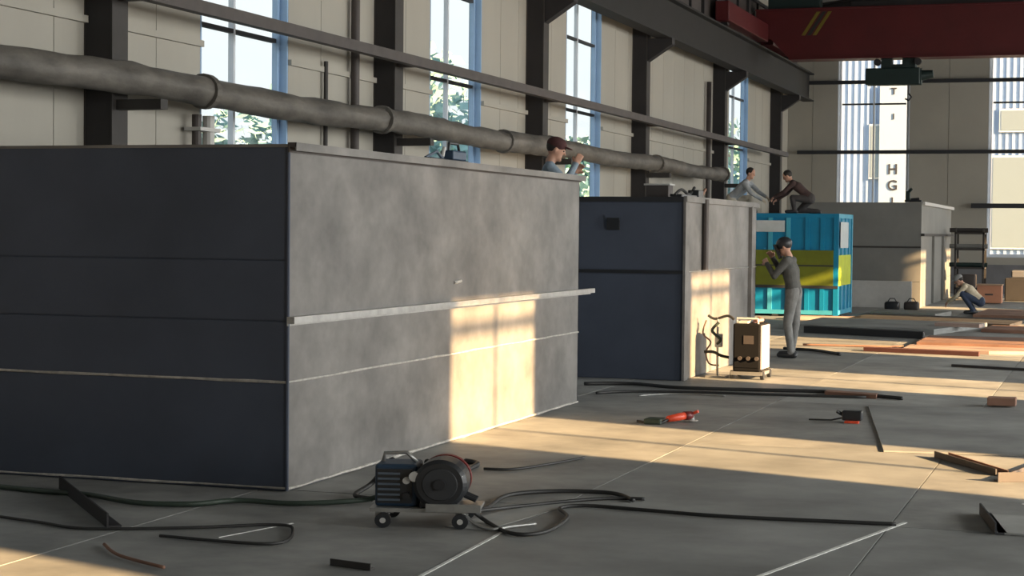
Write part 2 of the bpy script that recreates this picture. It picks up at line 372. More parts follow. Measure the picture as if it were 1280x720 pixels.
# foil insulated duct
t = thing('insulated_pipe', (-9.1, 20, 3.15), 'thick grey foil-wrapped pipe sagging along the left wall above the tanks', 'pipe')
pts = []; rad = []
y = -3.5
while y < 43.2:
    pts.append((-9.1 + .012 * math.sin(y * 1.7), y, 3.15 + .07 * (y > 99) + .02 * math.sin(y * .9))); rad.append(.150 + random.uniform(-.008, .012) + (.02 if 26.9 < y < 29.3 else 0)); y += .35
jk = MB().tube(pts, rad, n=18)
for i_, v_ in enumerate(jk.v):
    rr = random.uniform(-.012, .012); v_.x += rr; v_.z += random.uniform(-.012, .012)
jk.build('jacket', duct_m, t, smooth=True)
for yy in (16.9, 21.7, 26.6, 29.0, 36.4, 43.0):
    MB().tube([(-9.1, yy - .05, 3.15 + .02 * math.sin(yy * .9)), (-9.1, yy + .05, 3.15 + .02 * math.sin(yy * .9))], .186, n=18).build('joint_band', duct_m, t, smooth=False)
for yc in cols_y[:-1]: MB().box((XL + .32, yc + .08, 2.9), (-8.98, yc + .22, 3.0)).build('bracket', col_face, t)
# downpipes
for k, (yy, zz, lab) in enumerate([(22.2, 8.0, 'reddish brown downpipe just left of the second column'), (44.1, 5.5, 'brown downpipe left of the sixth column by the fourth window')]):
    tag(MB().tube([(XL + .1, yy, 0.0), (XL + .1, yy, zz)], .06, n=12).build('downpipe', rail_m, smooth=True), lab, 'pipe')
tag(MB().tube([(XL + .06, 21.35, 0), (XL + .06, 21.35, 3.9)], .03, n=10).build('conduit_pipe', col_face), 'thin grey conduit between the first window and the downpipe', 'pipe')
t = thing('vertical_pipe', (XL + .15, 17.75, 0), 'short white and dark vertical pipe at the left edge of the first window', 'pipe')
MB().tube([(XL + .15, 17.75, 0), (XL + .15, 17.75, 2.98)], .055, n=12).build('pipe', rail_m, t); MB().tube([(XL + .15, 18.02, 0), (XL + .15, 18.02, 2.98)], .07, n=12).build('pipe', white_pl, t)
MB().box((XL + .05, 17.65, 2.8), (XL + .25, 18.12, 2.84)).build('clamp', white_pl, t)

# ---- overhead crane
YG = 48.0; zb, zt = 6.42, 7.70
t = thing('overhead_crane', (0, YG + .4, 6.4), 'dark red overhead crane girder spanning the hall at the upper right', 'crane')
for ya in (YG, YG + .57):
    MB().hull([(-9.3, ya, 6.95), (-8.9, ya, 6.95), (-8.4, ya, zb), (8.3, ya, zb), (8.8, ya, 6.7), (8.8, ya, zt), (-9.3, ya, zt), (-9.3, ya + .03, 6.95), (-8.9, ya + .03, 6.95), (-8.4, ya + .03, zb), (8.3, ya + .03, zb), (8.8, ya + .03, 6.7), (8.8, ya + .03, zt), (-9.3, ya + .03, zt)],
          [(0, 1, 2, 3, 4, 5, 6), (13, 12, 11, 10, 9, 8, 7)] + [(j, (j + 1) % 7, (j + 1) % 7 + 7, j + 7)[::-1] for j in range(7)]).build('web_plate', red_m, t)
MB().box((-9.32, YG - .06, zt), (8.85, YG + .66, zt + .04)).build('top_flange', red_m, t)
MB().box((-8.4, YG - .06, zb - .04), (8.3, YG + .66, zb)).build('bottom_flange', red_m, t)
for x, zr_ in ((BX, BZ + .94), (9.0, 5.57 + .94)):
    for q0, q1 in ((YG - 5.2, YG - .07), (YG + .67, YG + 4.5)):
        e_ = MB().box((x - .14, q0, zr_ + .08), (x + .2, q1, zr_ + .55), bev=.02).build('end_truck', red_m, t)
        yy = q0 + .5 if q0 < YG else q1 - .5
        MB().tube([(x - .08, yy, zr_ + .17), (x + .08, yy, zr_ + .17)], .165, n=20).build('wheel', col_steel, e_)
for k in range(3):                                            # hazard slashes on the girder
    x0 = -8.08 + k * .15
    MB().hull([(x0, YG - .006, 7.02), (x0 + .10, YG - .006, 7.02), (x0 + .50, YG - .006, 7.64), (x0 + .40, YG - .006, 7.64), (x0, YG, 7.02), (x0 + .10, YG, 7.02), (x0 + .50, YG, 7.64), (x0 + .40, YG, 7.64)],
              [(0, 1, 2, 3), (7, 6, 5, 4), (0, 4, 5, 1), (1, 5, 6, 2), (2, 6, 7, 3), (3, 7, 4, 0)]).build('hazard_stripe', blackp if k == 1 else yellow_m, t)
MB().box((-9.0, YG + .1, zt + .04), (-7.6, YG + .5, zt + .40), bev=.02).build('electrical_cabinet', hoist_m, t)
MB().box((-6.8, YG + .1, zt + .04), (-2.4, YG + .5, zt + .2), bev=.02).build('cable_tray', col_steel, t)
# hoist
h = thing('electric_hoist', (-5.5, YG + .3, 5.8), 'dark green electric hoist hanging under the red crane girder', 'hoist')
MB().tube([(-6.34, YG + .3, 5.90), (-4.95, YG + .3, 5.90)], .225, n=22).build('drum', hoist_m, h)
MB().box((-6.38, YG + .0, 5.68), (-4.97, YG + .12, 6.12), bev=.03).build('housing', hoist_m, h)
MB().tube([(-4.95, YG + .3, 5.93), (-4.66, YG + .3, 5.97)], [.14, .10], n=16).build('motor', hoist_m, h)
MB().box((-5.99, YG + .1, 6.10), (-5.72, YG + .5, 6.375), bev=.01).build('trolley_frame', hoist_m, h)
MB().box((-5.44, YG + .1, 6.10), (-5.10, YG + .5, 6.375), bev=.01).build('trolley_frame', hoist_m, h)
MB().box((-5.72, YG + .1, 6.10), (-5.44, YG + .5, 6.22)).build('trolley_frame', hoist_m, h)
for x in (-6.07, -5.02): MB().tube([(x, YG - .05, 6.27), (x, YG + .1, 6.27)], .09, n=16).build('wheel', col_steel, h)
MB().tube([(-5.28, YG + .3, 5.7), (-5.28, YG + .3, 5.45)], .012, n=6).build('rope', col_steel, h)
MB().tube([(-5.28, YG + .3, 5.46), (-5.21, YG + .3, 5.37), (-5.28, YG + .3, 5.28), (-5.37, YG + .3, 5.33)], .024, n=8).build('hook', col_steel, h)

# ================================================================== TANKS
def tank(loc, x0, x1, y0, y1, H, rows, label, end_m, side_m, side_rows=None, g=.006):
    t = thing('steel_tank', ((x0 + x1) / 2, (y0 + y1) / 2, 0), label, 'tank')
    i = .012
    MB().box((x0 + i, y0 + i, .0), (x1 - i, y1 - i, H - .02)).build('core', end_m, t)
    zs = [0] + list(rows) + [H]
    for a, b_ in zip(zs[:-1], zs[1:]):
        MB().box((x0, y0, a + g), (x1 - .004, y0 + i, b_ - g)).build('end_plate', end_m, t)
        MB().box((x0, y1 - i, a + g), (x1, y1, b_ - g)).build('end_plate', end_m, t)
    zs = [0] + list(side_rows or rows) + [H]
    for a, b_ in zip(zs[:-1], zs[1:]):
        MB().box((x1 - i, y0 + .003, a + g), (x1, y1, b_ - g)).build('side_plate', side_m, t)
        MB().box((x0, y0 + .02, a + g), (x0 + i, y1, b_ - g)).build('side_plate', side_m, t)
    MB().box((x0 - .01, y0 - .01, H - .02), (x1 + .03, y1 + .01, H)).build('top_plate', side_m, t)
    return t
def bead(t, p, q, r, m=weld, name='weld_seam'):
    p, q = Vector(p), Vector(q); n = max(3, int((q - p).length / .22)); P = [p.lerp(q, k / n) + Vector((0, 0, random.uniform(-.003, .003))) for k in range(n + 1)]
    return MB().tube(P, [r * random.uniform(.7, 1.2) for _ in P], n=6).build(name, m, t)
# tank 1
x0, x1, y0, y1, H = -8.0, -5.14, 10.70, 17.40, 2.28
t1 = tank(0, x0, x1, y0, y1, H, (.72, 1.12, 1.52), 'largest grey steel tank in the foreground with a dark end and a sunlit side', steel_shaded, steel, side_rows=(.72, 1.12))
bead(t1, (x0, y0 - .004, .73), (x1 - .01, y0 - .004, .72), .010); bead(t1, (x0, y0 - .004, .02), (x1, y0 - .004, .02), .008)
bead(t1, (x1 + .004, y0, .72), (x1 + .004, y1, .72), .009); bead(t1, (x1 + .004, y0, .016), (x1 + .004, y1, .016), .012)
MB().box((x1, y0 - .02, 1.105), (x1 + .055, 17.82, 1.150)).box((x1 - .0, y0 - .02, 1.09), (x1 + .008, 17.82, 1.105)).build('angle_bar', greym, t1)
MB().box((x1, y0 - .02, 2.225), (x1 + .012, y1 + .02, 2.262)).box((x1, y0 - .02, 2.262), (x1 + .06, y1 + .02, 2.29)).build('rim_angle', rail_m, t1)
MB().box((x1 + .052, y0 - .02, 2.236), (x1 + .062, y1 + .02, 2.29)).build('rim_lip', steel, t1)
MB().tube([(x1, y0 - .004, 0.01), (x1, y0 - .004, 2.26)], .012, n=8).build('corner_bead', steel_shaded, t1)
bead(t1, (x1 + .004, 13.8, 1.30), (x1 + .004, 13.95, 1.31), .015)
# tank 2
X0, X1, Y0, Y1, H2 = -7.6, -4.80, 20.55, 25.0, 2.14
t2 = tank(0, X0, X1, Y0, Y1, H2, (1.27,), 'second steel tank behind the foreground tank, dark end with a small square port', steel_shaded, steel)
bead(t2, (X1 + .004, Y0, 1.27), (X1 + .004, Y1, 1.27), .008, greym)
MB().tube([(X1 + .04, 21.55, 1.28), (X1 + .04, 21.55, 2.14)], .04, n=10).build('riser_pipe', rail_m, t2)
MB().box((X1, 24.45, 0), (X1 + .05, 24.55, 2.1)).build('stiffener', steel, t2)
MB().box((X1, 20.53, 0), (X1 + .03, 20.72, 2.12)).build('corner_angle', steel, t2)
MB().box((X0, Y0 - .02, 1.25), (X1, Y0, 1.29)).build('joint_strip', black_rail, t2)
MB().box((X0, Y0 - .02, 2.09), (X1, Y0, 2.15)).build('rim_angle', black_rail, t2)
MB().box((X1, Y0, 2.09), (X1 + .04, Y1, 2.16)).build('rim_angle', steel, t2)
p_ = MB().box((-5.72, Y0 - .035, 1.76), (-5.57, Y0, 1.90)).build('port', black_pl, t2)
MB().box((-5.75, Y0 - .02, 1.87), (-5.54, Y0 - .01, 1.93)).build('port_flange', steel_shaded, p_)
# tank 3 (far)
x0, x1, y0, y1, H = -7.6, -4.45, 43.9, 52.0, 2.52
t3 = tank(0, x0, x1, y0, y1, H, (.62, 1.45, 1.77), 'pale grey tank at the far end below the back wall window', steel_far, steel_far)
MB().box((x1, y0, 2.46), (x1 + .08, y1, 2.54)).build('rim_angle', white_pl, t3)
MB().box((x1, y0 - .03, 1.72), (x1 + .08, y1, 1.78)).build('joint_bar', col_face, t3)
MB().box((x0, y0 - .03, 1.43), (x1, y0, 1.47)).build('joint_bar', col_face, t3)
for yy in (46.6, 49.2): MB().box((x1, yy, .02), (x1 + .06, yy + .1, 1.72)).build('stiffener', steel_far, t3)
tag(MB().box((-7.4, 43.60, 0), (-4.62, 43.64, .60)).box((-7.4, 43.58, .6), (-4.62, 43.66, .64), white_pl).build('tan_strip', tan_m), 'long tan strip standing in front of the far pale tank', 'sheet')  # upright tan strip with a pale top edge

# blue container
t = thing('blue_tank', (-6.8, 38.8, 0), 'bright blue painted steel tank with a lime green band and vertical ribs', 'tank')
bx0, bx1, by0, by1, bh = -8.2, -5.52, 37.8, 39.9, 2.17
MB().box((bx0 + .03, by0 + .03, .05), (bx1 - .03, by1 - .03, bh - .02)).build('body', blue_m, t)
for zz in (.05, bh - .09):
    MB().box((bx0, by0, zz), (bx1, by0 + .05, zz + .09)).build('rail', blue_m if zz > 1 else blue_lightened, t)
    MB().box((bx1 - .05, by0 + .05, zz), (bx1, by1, zz + .09)).build('rail', blue_lightened, t)
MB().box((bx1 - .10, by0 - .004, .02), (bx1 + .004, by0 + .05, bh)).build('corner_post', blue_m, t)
MB().box((bx1 - .05, by1 - .1, .02), (bx1 + .004, by1, bh)).build('corner_post', blue_lightened, t)
for k, xx in enumerate((-7.9, -7.45, -7.0, -6.62, -6.22, -5.9)):
    r_ = MB()
    r_.box((xx, by0 - .002, .14), (xx + .09, by0 + .03, bh - .09)); r_.build('rib', blue_lightened if k in (2, 3) else blue_m, t)
for yy in (38.3, 38.85, 39.4): MB().box((bx1 - .03, yy, .14), (bx1 + .002, yy + .09, bh - .09)).build('rib', blue_lightened, t)
MB().box((bx0, by0 - .010, .66), (bx1 - .10, by0 - .002, 1.40)).build('lime_band', mat('shaded_lime_band', (.10, .125, .006), .5, 0, .2, 2), t)  # lime band darkened; shade of this face is painted into its colour
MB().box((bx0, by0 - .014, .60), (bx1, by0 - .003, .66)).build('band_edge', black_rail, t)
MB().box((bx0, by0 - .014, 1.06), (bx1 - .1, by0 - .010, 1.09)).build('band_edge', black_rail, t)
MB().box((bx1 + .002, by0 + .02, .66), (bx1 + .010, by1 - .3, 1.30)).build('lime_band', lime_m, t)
MB().box((bx0 + .3, by0 - .006, 1.78), (bx0 + 1.55, by0 - .003, 2.02)).build('pale_panel', mat('pale_film', (.45, .5, .52), .6, 0, .1, 3), t)
MB().box((bx1 + .002, by0 + .25, 1.45), (bx1 + .008, by1 - .7, 2.0)).build('pale_panel', mat('pale_film', (.45, .5, .52), .6, 0, .1, 3), t)
for xx in (-7.9, -6.9, -5.9): MB().box((xx, by0, 0), (xx + .12, by1, .05)).build('skid', col_steel, t)

# ================================================================== LOOSE SHEETS AND BARS
def sheet(pts, z0, z1, m, label, name='steel_sheet', cat='sheet'):
    return tag(MB().poly(pts, z0, z1).build(name, m), label, cat)
sheet([(-1.73, 14.47), (1.6, 14.9), (1.3, 18.9), (-2.35, 18.28)], .001, .014, floor_c, 'large thin grey steel sheet lying on the floor right of the grinder')
sheet([(-3.0, 27.3), (-1.75, 27.1), (-.2, 27.6), (-.3, 30.9), (-3.0, 30.6)], .001, .05, pink_m, 'pinkish sunlit plate stack lying on the floor at the right')
sheet([(-2.9, 28.2), (-.9, 28.1), (-.9, 30.3), (-2.9, 30.2)], .05, .09, rust_m, 'rusty reddish sheet on top of the pinkish plate stack')
sheet([(-5.2, 31.6), (-3.05, 30.65), (-3.05, 30.95), (-5.15, 31.9)], .001, .12, black_rail, 'long black steel bar lying in front of the blue tank', 'steel_bar', 'bar')
sheet([(-3.55, 27.0), (-1.86, 26.62), (-1.86, 26.8), (-3.55, 27.2)], .001, .06, mat('dark_red_rust', (.10, .035, .03), .8, 0, .2, 3), 'dark red steel bar lying at the edge of the sunlit strip', 'steel_bar', 'bar')
sheet([(-5.6, 32.6), (-3.0, 32.0), (-2.3, 35.0), (-5.5, 35.6)], .001, .10, floor_c, 'dark sheet pile in the shade in front of the blue tank')
sheet([(-5.1, 36.2), (-1.9, 35.2), (-1.7, 37.5), (-4.9, 38.8)], .001, .07, col_face, 'dark sheet pile right of the blue tank foot')
sheet([(-5.0, 39.0), (-3.6, 38.6), (-3.4, 40.2), (-5.0, 40.6)], .001, .09, steel_far, 'pale grey sheet between the blue tank and the far tank')
sheet([(-6.4, 36.4), (-4.9, 36.6), (-4.9, 37.05), (-6.4, 36.85)], .001, .07, pink_m, 'pale pink plank in front of the foot of the blue tank')
sheet([(-3.1, 33.2), (-2.3, 32.9), (-2.25, 33.25), (-3.05, 33.55)], .10, .16, pink_m, 'small pale pink offcut on the dark sheet pile')
sheet([(-2.3, 33.4), (-.9, 33.0), (-.8, 34.6), (-2.2, 35.0)], .001, .06, rust_m, 'brown sheet lying at the right edge of the sheet piles')
sheet([(-2.9, 39.5), (-.8, 39.2), (-.7, 42.5), (-2.8, 42.8)], .001, .06, rust_m, 'brownish sheet on the floor beside the squatting worker')
sheet([(-2.05, 24.35), (-.5, 23.8), (-.5, 23.9), (-2.05, 24.45)], .001, .03, black_rail, 'thin black bar on the floor above the second sunlit strip', 'steel_bar', 'bar')
sheet([(-2.95, 19.35), (-2.38, 19.15), (-2.38, 19.35), (-2.95, 19.55)], .001, .045, rust_m, 'short dark brown flat bar beside the black cables', 'steel_bar', 'bar')
# brown block
tag(MB().box((-1.22, 18.75, .0141), (-.94, 18.95, .095), bev=.008).build('brown_block', rust_m), 'small dark brown block on the far edge of the large grey sheet', 'block')
def angle_iron(p, q, s_, m, label):
    p, q = Vector((*p, 0)), Vector((*q, 0)); d = (q - p).normalized(); n = Vector((-d.y, d.x, 0))
    mb = MB().poly([p, q, q + n * s_, p + n * s_], .001, .012).poly([p, q, q + n * .010, p + n * .010], .012, s_)
    return tag(mb.build('angle_iron', m), label, 'angle iron')
angle_iron((-1.32, 14.28), (-.80, 13.35), .05, rail_m, 'slanting rusty angle iron on the sunlit strip at the right')
angle_iron((-1.22, 14.36), (-.72, 13.42), .035, rust_m, 'thinner rusty angle iron beside the slanting one')
angle_iron((-.76, 13.0), (-.3, 13.25), .07, rail_m, 'dark angle iron at the right frame edge on the sunlit strip')
angle_iron((-.72, 13.05), (-.45, 14.2), .05, rail_m, 'dark bar crossing behind the angle iron at the right frame edge')
angle_iron((-.78, 11.46), (-.64, 10.71), .07, black_rail, 'black angle iron at the left edge of a small plate, lower right')
sheet([(-.74, 11.42), (-.62, 10.72), (.6, 10.72), (.6, 11.42)], .001, .012, floor_b, 'grey floor plate offcut at the lower right edge')
angle_iron((-6.58, 10.25), (-5.46, 9.0), .085, col_steel, 'dark angle iron lying in front of the largest tank at the lower left')
angle_iron((-3.80, 8.42), (-3.55, 8.36), .035, col_face, 'tiny dark offcut on the floor at the bottom centre')

# ================================================================== CABLES
def smooth_path(P, n=6):
    P = [Vector(p) for p in P]; out = []
    for i in range(len(P) - 1):
        a, b_, c, d = P[max(i - 1, 0)], P[i], P[i + 1], P[min(i + 2, len(P) - 1)]
        for k in range(n):
            t_ = k / n; out.append(.5 * ((2 * b_) + (c - a) * t_ + (2 * a - 5 * b_ + 4 * c - d) * t_ ** 2 + (3 * b_ - a - 3 * c + d) * t_ ** 3))
    out.append(P[-1]); return out
def cable(P, r, m, label, z=None):
    P = [(p[0], p[1], (p[2] if len(p) > 2 else r + .002)) for p in P]
    return tag(MB().tube(smooth_path(P), r, n=8).build('cable', m, smooth=True), label, 'cable', 'cables on the floor')
cable([(-7.4, 10.15), (-6.91, 10.07), (-6.5, 10.0), (-6.19, 9.98), (-5.74, 9.8), (-5.39, 9.88), (-5.21, 10.12), (-4.86, 10.13), (-4.6, 10.3), (-4.43, 10.45, .03), (-4.30, 10.36, .1)], .017, cable_g, 'thick dark green hose along the foot of the largest tank')
cable([(-6.6, 9.2), (-6.22, 9.07), (-5.89, 8.98), (-5.52, 8.89), (-4.99, 9.14), (-4.61, 9.41), (-4.43, 9.3), (-4.33, 8.83), (-5.02, 8.83)], .009, cable_m, 'thin black cable looping on the floor at the lower left')
cable([(-5.16, 8.48), (-4.91, 8.22), (-4.53, 8.01)], .009, rust_m, 'short brownish cable end at the edge of the lower left sunlight')
cable([(-4.45, 10.5), (-4.62, 10.62), (-4.62, 10.9, .06), (-4.45, 10.75, .22), (-4.33, 10.55, .27)], .016, cable_m, 'black lead arching out of the left side of the wire feeder')
cable([(-3.70, 10.1, .06), (-3.66, 10.4), (-3.71, 11.0), (-3.47, 11.3), (-3.11, 11.35), (-2.9, 11.1)], .014, cable_m, 'upper black cable running right from the wire feeder')
cable([(-3.62, 9.98, .06), (-3.5, 10.6), (-3.24, 10.97), (-3.05, 11.15), (-2.85, 11.2)], .011, cable_m, 'second black cable right of the wire feeder')
cable([(-3.60, 9.93, .10), (-3.5, 9.98), (-3.22, 9.62), (-3.06, 9.74), (-3.09, 10.28), (-3.24, 10.62), (-3.12, 10.78), (-2.76, 10.75), (-2.25, 10.69), (-1.54, 10.75), (-1.21, 10.79)], .012, cable_m, 'long black cable looping from the wire feeder to the white chalk line')
cable([(-3.66, 9.93, .10), (-3.55, 9.9), (-3.38, 9.72), (-3.3, 9.86), (-3.2, 10.0)], .010, greym, 'short grey cable loop beside the wire feeder')
cable([(-4.3, 12.2), (-4.1, 12.25), (-3.95, 12.6), (-3.81, 13.1)], .010, cable_m, 'thin black cable between the wire feeder and the sunlit floor')
cable([(-4.0, 10.3, .3), (-4.15, 11.2, .12), (-4.38, 12.1, .02), (-4.42, 12.4, .02), (-4.55, 12.5, .02)], .020, cable_m, 'thick black torch lead behind the wire feeder')
cable([(-5.66, 19.43), (-5.16, 19.66), (-4.55, 19.38), (-3.67, 19.47), (-2.99, 19.57), (-2.44, 19.3), (-2.1, 19.1)], .020, cable_m, 'long black cable crossing the floor in front of the second tank')
cable([(-5.23, 18.42), (-4.93, 18.77), (-4.27, 18.97), (-3.5, 19.02), (-2.48, 19.15)], .014, cable_m, 'thinner black cable in front of the long one by the second tank')
cable([(-4.75, 18.35), (-4.5, 18.7), (-4.1, 18.75), (-3.9, 18.7)], .008, greym, 'thin pale cable piece in front of the second tank')
cable([(-4.7, 26.8), (-4.56, 26.69), (-4.17, 26.49), (-3.72, 25.78)], .022, cable_m, 'black cable on the floor right of the standing worker')
cable([(-4.6, 27.9), (-3.5, 28.0), (-3.1, 28.2)], .016, rust_m, 'reddish brown hose before the plate stack')

# ================================================================== MACHINES
# wire feeder (foreground)
Rz = math.radians(-14)
wf = thing('wire_feeder', (-3.83, 9.86, 0), 'black and navy welding wire feeder with round spool cover on small wheels, in the foreground', 'welding machine')
def local(o, loc=(0, 0, 0), rz=0): return o
parts = []
def P(mb, name, m, parent=wf, smooth=False):
    o = bpy.data.objects.new(name, mb.mesh(name, m, smooth)); COL.objects.link(o); o.parent = parent; return o
# local frame: x right, y away, z up
P(MB().box((-.31, -.19, .10), (.26, .19, .125)).box((-.28, -.17, .03), (-.24, .17, .10)).box((.19, -.17, .03), (.23, .17, .10)), 'base_frame', greym)
body = P(MB().box((-.29, -.13, .125), (-.04, .15, .40), bev=.02), 'housing', navy_pl)
P(MB().box((-.275, -.138, .15), (-.07, -.130, .37)), 'front_panel', black_pl, body)
for k in range(6): P(MB().box((-.27, -.144, .165 + k * .034), (-.14, -.138, .178 + k * .034)), 'vent_slat', mat('slate_plastic', (.10, .13, .17), .5, 0, .05, 5), body)
for z in (.20, .30): P(MB().tube([(-.10, -.138, z), (-.10, -.165, z)], .022, n=12), 'knob', white_pl if z > .25 else black_pl, body)
P(MB().tube([(-.26, 0, .39), (-.25, 0, .455), (-.12, 0, .462), (-.06, 0, .40)], .013, n=8), 'carry_handle', greym, smooth=True)
sp = P(MB().tube([(.10, -.20, .285), (.10, -.18, .285), (.10, .0, .285), (.10, .08, .285)], [.135, .158, .158, .15], n=36), 'spool_cover', black_pl)
P(MB().tube([(.10, -.225, .285), (.10, -.20, .285)], .035, n=16), 'spool_hub', black_pl, sp)
P(MB().tube([(.10, -.207, .285), (.10, -.20, .285)], [.10, .105], n=28), 'spool_ring', mat('spool_grey', (.03, .032, .036), .6), sp)
P(MB().tube([(.10, .09, .285), (.10, .14, .285)], .155, n=32), 'wire_spool', mat('dark_red_plastic', (.16, .015, .015), .5, 0, .1, 5))
P(MB().box((-.02, -.17, .125), (.20, .12, .22), bev=.01), 'spool_stand', black_pl)
P(MB().tube([(-.05, -.15, .33), (-.05, -.19, .33)], .032, n=16), 'gauge', white_pl)
P(MB().box((.20, -.195, .30), (.235, -.17, .345), bev=.006), 'clip', white_pl)
P(MB().box((.18, -.19, .13), (.34, .02, .15)).box((.02, -.215, .11), (.34, -.19, .16)), 'tray', greym)
for xx in (-.23, .22):
    for yy in (-.19, .19):
        wv = P(MB().tube([(xx, yy - .018, .048), (xx, yy + .018, .048)], .048, n=18), 'wheel', black_pl)
        P(MB().tube([(xx, yy - .022, .048), (xx, yy + .022, .048)], .018, n=10), 'hub', white_pl, wv)
for k in range(3): P(MB().tube([(.23 + .0, -.08 + k * .05, .2), (.30, -.09 + k * .05, .17)], .014, n=8), 'socket', black_pl)
wf.rotation_euler = (0, 0, math.radians(14)); wf.scale = (1, 1, .9)

# welding power source on wheels by the second tank
wc = thing('welding_machine', (-4.12, 21.35, 0), 'upright black welding machine with a pale pink side panel beside the second tank', 'welding machine')
P(MB().box((-.19, -.26, .09), (.14, .26, .66), bev=.02), 'housing', mat('matt_black', (.010, .010, .011), .95, spec=.1), wc)
P(MB().box((.14, -.24, .12), (.155, .25, .64)), 'side_panel', pinkpanel, wc)
P(MB().box((-.17, -.268, .14), (.12, -.26, .62)), 'front_panel', mat('matt_black', (.010, .010, .011), .95, spec=.1), wc)
for k in range(3): P(MB().tube([(-.10 + k * .1, -.268, .25), (-.10 + k * .1, -.30, .25)], .024, n=12), 'knob', rail_m, wc)
P(MB().box((-.06, -.275, .42), (.06, -.268, .52)), 'meter', rail_m, wc)
P(MB().tube([(-.15, -.2, .65), (-.15, -.22, .72), (.10, -.22, .72), (.10, -.2, .65)], .014, n=8), 'handle', white_pl, wc)
P(MB().box((-.14, -.22, .66), (-.02, -.02, .69), bev=.005), 'top_tray', white_pl, wc)
P(MB().tube([(.0, .02, .66), (.06, .05, .72), (.12, -.05, .70), (.06, -.12, .69)], .022, n=8), 'coiled_lead', mat('pinkish_hose', (.5, .25, .2), .6), wc)
P(MB().box((-.21, -.28, .05), (.17, .28, .09)), 'base', greym, wc)
for xx in (-.2, .16):
    for yy in (-.22, .22): P(MB().tube([(xx - .02, yy, .05), (xx + .02, yy, .05)], .05, n=16), 'wheel', black_pl, wc)
# torch stand left of it
ts = thing('cable_stand', (-4.54, 21.3, 0), 'thin stand hung with black leads between the second tank and the welding machine', 'stand')
P(MB().tube([(0, 0, 0.02), (0, 0, .72)], .014, n=8).box((-.12, -.12, 0), (.12, .12, .02)), 'post', greym, ts)
P(MB().tube(smooth_path([(-.12, 0, .74), (-.03, 0, .70), (.12, 0, .74), (.2, -.02, .70)]), .016, n=8), 'upper_lead', cable_m, ts)
P(MB().tube(smooth_path([(-.16, -.02, .30), (-.05, 0, .30), (.05, -.02, .26), (.14, 0, .24)]), .018, n=8), 'lower_lead', cable_m, ts)
P(MB().tube(smooth_path([(-.14, 0, .68), (-.18, .0, .52), (-.08, -.02, .42), (-.14, 0, .3), (-.1, 0, .16), (.02, 0, .14)]), .010, n=8), 'hanging_lead', mat('brown_lead', (.14, .09, .07), .6), ts)
P(MB().tube(smooth_path([(.02, -.02, .66), (-.06, -.04, .56), (.04, -.04, .46), (.0, -.02, .4)]), .018, n=8), 'coil', mat('dark_green_panel', (.03, .045, .035)), ts)
P(MB().box((-.03, -.03, .36), (.06, .03, .52), bev=.01), 'torch_holder', white_pl, ts)

# angle grinder on the floor
ag = thing('angle_grinder', (-3.80, 15.95, 0), 'small orange red angle grinder lying on the floor in the shade', 'power tool')
P(MB().tube([(-.02, -.12, .045), (.05, .0, .055), (.09, .08, .06)], [.028, .036, .034], n=14), 'body', orange_m, ag, True)
P(MB().tube([(.085, .07, .06), (.13, .15, .06)], [.04, .038], n=14), 'gear_head', mat('dark_red_plastic', (.16, .015, .015)), ag, True)
P(MB().tube([(.135, .15, .012), (.135, .15, .016)], .062, n=24), 'disc', pale_m, ag)
P(MB().tube([(.135, .15, .016), (.135, .15, .05)], .03, n=14), 'spindle', greym, ag)
P(MB().tube([(.13, .16, .07), (.20, .14, .10)], .014, n=10), 'side_handle', orange_m, ag)
P(MB().tube(smooth_path([(-.02, -.12, .04), (-.08, -.2, .012), (-.2, -.16, .01), (-.32, -.06, .01)]), .01, n=8), 'power_lead', cable_m, ag)
tag(MB().box((-4.02, 15.72, 0), (-3.86, 15.92, .05), bev=.012).build('grinder_box', cable_g), 'dark green block lying left of the orange grinder', 'block')
# small black tool
bt = thing('power_tool', (-2.28, 16.65, .0), 'small black tool with a red tip on the floor left of the large grey sheet', 'power tool')
P(MB().box((-.09, -.05, .02), (.09, .07, .11), bev=.012), 'body', black_pl, bt); P(MB().tube([(-.09, 0, .07), (-.14, -.02, .10)], .016, n=8), 'grip', black_pl, bt)
P(MB().box((-.06, -.10, .0), (.07, -.04, .02), bev=.004), 'red_base', orange_m, bt)
P(MB().tube([(-.09, 0, .04), (-.2, .03, .012), (-.4, .0, .012)], .008, n=6), 'power_lead', cable_m, bt)

# case with blue parts on top of tank 1
c1 = thing('portable_welder', (-5.32, 13.95, 2.28), 'small dark blue portable welder on the top edge of the largest tank', 'welding machine')
P(MB().box((.0, -.02, .03), (.12, .30, .11), bev=.012), 'housing', navy_pl, c1); P(MB().box((-.02, -.55, .0), (.13, .32, .03), bev=.006), 'base', black_pl, c1)
P(MB().tube([(.06, .02, .11), (.06, .03, .17), (.06, .24, .17), (.06, .28, .10)], .012, n=8), 'handle', black_pl, c1)
P(MB().tube([(.06, -.1, .03), (.06, -.25, .09), (.06, -.42, .05), (.06, -.5, .03)], .012, n=8), 'coiled_lead', mat('slate_plastic', (.10, .13, .17)), c1)
P(MB().tube([(.06, -.12, .05), (.06, -.08, .13)], .016, n=8), 'knob', white_pl, c1)
